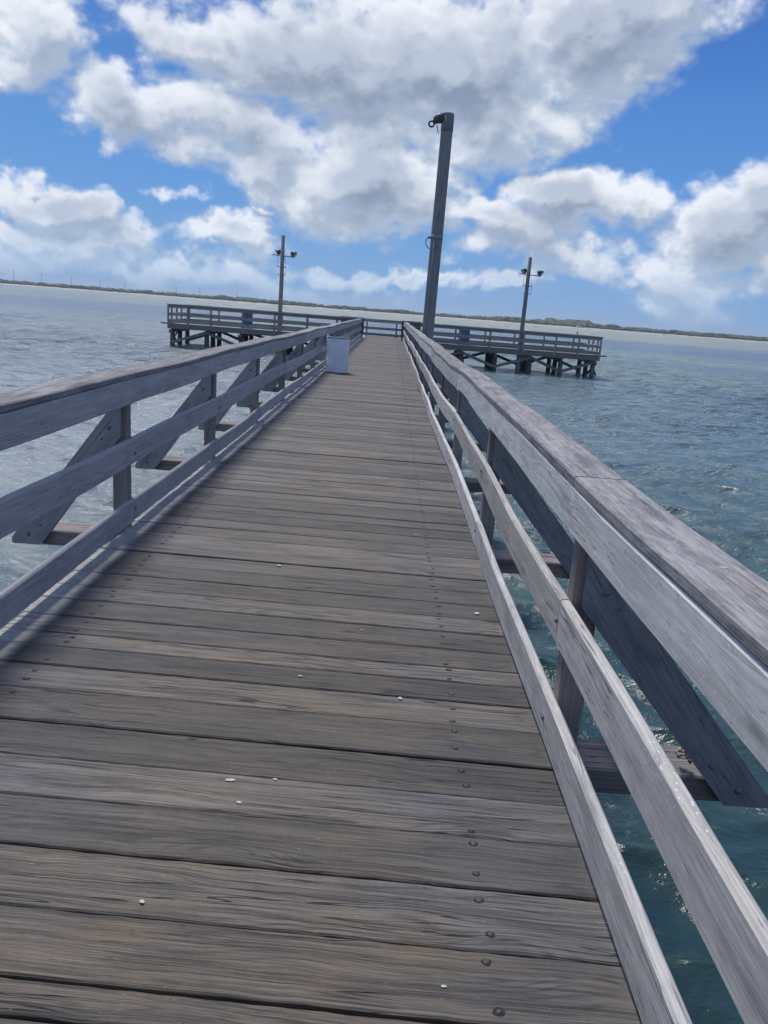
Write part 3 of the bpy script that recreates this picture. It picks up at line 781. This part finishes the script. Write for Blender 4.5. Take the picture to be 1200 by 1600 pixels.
# ------------------------------------------------------------ lamp poles
def floodlight(c, dirx, s_, parent):
    """dark bowl-shaped floodlight head aimed outwards and down, with a yoke"""
    c = Vector(c); ax = Vector((dirx*.8, -.25, -.55)).normalized()
    a = MB(); prof = [(-.20,.05),(-.18,.10),(-.10,.15),(.02,.20),(.13,.225),(.15,.215)]
    a.tube([c+ax*(z*s_) for z, r in prof], [r*s_ for z, r in prof], 16)
    hd = a.build('lamp_head', M['lamp'], parent)
    MB().tube([c+ax*(.146*s_), c+ax*(.160*s_)], [.195*s_, .19*s_], 16).build('lens', M['glass'], hd)
    MB().tube([c+Vector((-dirx*.10,.0,-.24))*s_, c+Vector((-dirx*.20,0,-.10))*s_, c+Vector((-dirx*.18,0,.07))*s_], .018*s_, 6).build('yoke', M['galv'], hd)
def platform_pole(x, y, top, label):
    t = thing('lamp_pole', label, 'lamp pole', (x, y, 0), 'lamp poles on the platform')
    MB().tube([(x, y, -3.5), (x, y, 0), (x+.01, y, top*.5), (x+.01, y, top)], [.15,.13,.12,.105], 14).build('pole', M['pole'], t)
    arm = MB().tube([(x-.55, y-.12, 4.28), (x+.62, y-.12, 4.22)], .028, 8).build('crossarm', M['galv'], t)
    floodlight((x-.24, y+.10, 4.46), -1, .80, t)
    floodlight((x+.66, y-.14, 4.40), 1, .85, t)
    for z, l in ((3.62, .28), (3.18, .22)):
        MB().tube([(x-l, y-.13, z+.01), (x+l, y-.13, z)], .022, 8).build('conduit_clamp', M['galv'], t)
    MB().tube([(x-.22, y-.13, 3.62), (x-.26, y-.13, 3.9), (x-.22, y-.12, 4.25)], .009, 6).build('cable', M['wire'], t)
    MB().tube([(x+.22, y-.13, 3.2), (x+.27, y-.13, 3.6), (x+.16, y-.12, 4.2)], .009, 6).build('cable', M['wire'], t)
    MB().box((x+.125, y-.09, .62), (.12, .1, .55)).build('meter_box', M['galv'], t)
platform_pole(-6.60, 47.30, 5.38, 'lamp pole with two floodlights rising from the left arm of the platform')
platform_pole(7.72, 47.30, 5.22, 'lamp pole with two floodlights rising from the right arm of the platform')
def tall_pole(x, y):
    t = thing('tall_pole', 'tall thick grey timber pole standing outside the right railing of the walkway', 'pole', (x, y, 0))
    top = 7.10
    MB().tube([(x-.02, y, -4), (x, y, 0), (x+.02, y, 2.5), (x+.045, y, 5), (x+.06, y, top-.04), (x+.06, y, top)], [.19,.178,.174,.170,.168,.160], 28).build('pole', M['pole'], t)
    # collar and floodlight stub at the top left
    MB().tube([(x+.06, y, 6.62), (x+.06, y, 7.02)], .174, 28).build('collar', M['pole'], t)
    c = Vector((x-.22, y-.04, 6.86))
    hd = MB().tube([c+Vector((.14,.02,.10)), c+Vector((.04,0,.09)), c+Vector((-.06,0,.03)), c+Vector((-.10,0,-.04))], [.14,.135,.105,.05], 16).build('lamp_head', M['lamp'], t)
    ring = [(c.x-.17+.075*math.cos(a_*.5236), c.y, c.z-.07+.075*math.sin(a_*.5236)) for a_ in range(13)]
    MB().tube(ring, .026, 8, caps=False).build('bracket_ring', M['lamp'], hd)
    MB().tube([(c.x-.02, c.y, c.z-.08), (c.x+.03, c.y, c.z-.26), (c.x+.06, c.y, c.z-.30)], .012, 6).build('cable', M['wire'], t)
    # pale band with a bracket half way up
    MB().tube([(x+.033, y, 3.72), (x+.033, y, 3.86)], .1785, 28).build('band', M['galv'], t)
    MB().box((x-.16, y-.02, 3.77), (.14, .08, .05)).build('bracket', M['lamp'], t)
    lp = [(x-.20, y-.02, 3.78), (x-.27, y-.02, 3.70), (x-.27, y-.02, 3.58), (x-.21, y-.02, 3.49), (x-.15, y-.02, 3.46)]
    MB().tube(lp, .012, 6).build('cable', M['wire'], t)
    MB().tube([(x-.05, y-.176, -.4), (x-.04, y-.176, 3.7)], .012, 6).build('conduit', M['galv'], t)
tall_pole(1.10, 24.0)

# ------------------------------------------------------------ drums
def drum(x, y, r, h, m, rim, label, group=None, name='trash_drum'):
    t = thing(name, label, 'drum', (x, y, 0), group)
    prof = [(.0, .006), (r-.02, .006), (r, .012), (r+.006, .02), (r, .03)]
    for k in range(1, 40):
        z = .03+(h-.06)*k/40; bump_ = 0.0035*math.exp(-((z-h*.34)/.012)**2)+0.0035*math.exp(-((z-h*.67)/.012)**2)
        prof.append((r+bump_, z))
    prof += [(r, h-.02), (r-.004, h-.02), (r-.006, .05), (0, .05)]
    MB().lathe((x, y, 0), prof, 48).build('barrel', m, t)
    MB().lathe((x, y, 0), [(r-.008, h-.03), (r+.008, h-.028), (r+.012, h-.014), (r+.006, h), (r-.006, h), (r-.01, h-.02)], 48).build('rim', rim, t)
    MB().lathe((x, y, 0), [(r+.001, .0), (r+.008, .004), (r+.009, .018), (r+.001, .024)], 48).build('bottom_rim', rim, t)
    return t
dr = drum(-1.30, 20.12, .285, .88, M['drum'], M['rim'], 'pale blue metal trash drum standing on the walkway against the left railing')
# crumpled liner showing over the rim and the strap to the rail
a = MB()
for k in range(14):
    an = 2.6+k*.06; a.blob((-1.30+.286*math.cos(an), 20.12+.286*math.sin(an), .83+random.uniform(-.03,.03)), (.014,.014,random.uniform(.02,.05)), 6, 4, .3)
a.build('liner', simple('bin_liner', (.7,.72,.74), .4), dr)
MB().tube([(-1.56, 20.0, .68), (-1.64, 19.98, .66), (-1.71, 19.98, .62)], .012, 6).build('strap', M['wire'], dr)
drum(-8.62, 47.95, .30, .92, M['blue'], M['blue'], 'dark blue drum behind the near railing of the left platform arm', 'blue drums on the platform')
drum(4.45, 47.95, .30, .92, M['blue'], M['blue'], 'dark blue drum behind the near railing of the right platform arm', 'blue drums on the platform')

# ------------------------------------------------------------ things on the water and shore
b_ = thing('channel_buoy', 'tiny dark red buoy floating beyond the right end of the platform', 'buoy', (69.8, 300, WZ))
bx, by = 69.8, 300
MB().lathe((bx, by, WZ), [(0,-.3),(.45,-.3),(.5,0),(.46,.25),(.2,.32),(0,.33)], 16).build('float', M['red'], b_)
MB().lathe((bx, by, WZ), [(.22,.32),(.16,.8),(.10,1.0),(0,1.05)], 12).build('daymark', M['red'], b_)
hx, hy = 242.5, shore_y(242.5)+16
ht = thing('beach_hut', 'tiny white and red hut at the water edge on the far right shore', 'hut', (hx, hy, -.4))
MB().box((hx, hy, .8), (6.5, 3.5, 2.2)).build('wall', M['white'], ht)
MB().prism([(hx-3.6,1.92),(hx+3.6,1.92),(hx,3.0)], hy-2, hy+2).build('roof', M['red'], ht)
MB().box((hx+1, hy-1.78, .6), (1.0, .06, 1.8)).build('door', M['red'], ht)
MB().box((hx-1.5, hy-1.78, .9), (1.0, .06, .8)).build('window', M['lamp'], ht)

# ------------------------------------------------------------ sea haze
hm = bpy.data.materials.new('sea_haze'); hm.use_nodes = True; ht_ = NT(hm.node_tree); ht_.n.clear()
pv = ht_.new('ShaderNodeVolumePrincipled'); pv.inputs['Color'].default_value = (0.74, 0.88, 1.0, 1); pv.inputs['Density'].default_value = 0.00018
pv.inputs['Anisotropy'].default_value = 0.3
ho = ht_.new('ShaderNodeOutputMaterial'); ht_.l.new(pv.outputs[0], ho.inputs['Volume'])
bm_v = [(x, y, z) for x in (-6500, 6800) for y in (-5100, 6400) for z in (-8.0, 45.0)]
me = bpy.data.meshes.new('haze'); me.from_pydata(bm_v, [], [(0,1,3,2),(4,6,7,5),(0,4,5,1),(2,3,7,6),(0,2,6,4),(1,5,7,3)]); me.materials.append(hm); me.update()
hz = bpy.data.objects.new('haze', me); C.objects.link(hz); tag(hz, kind='stuff')
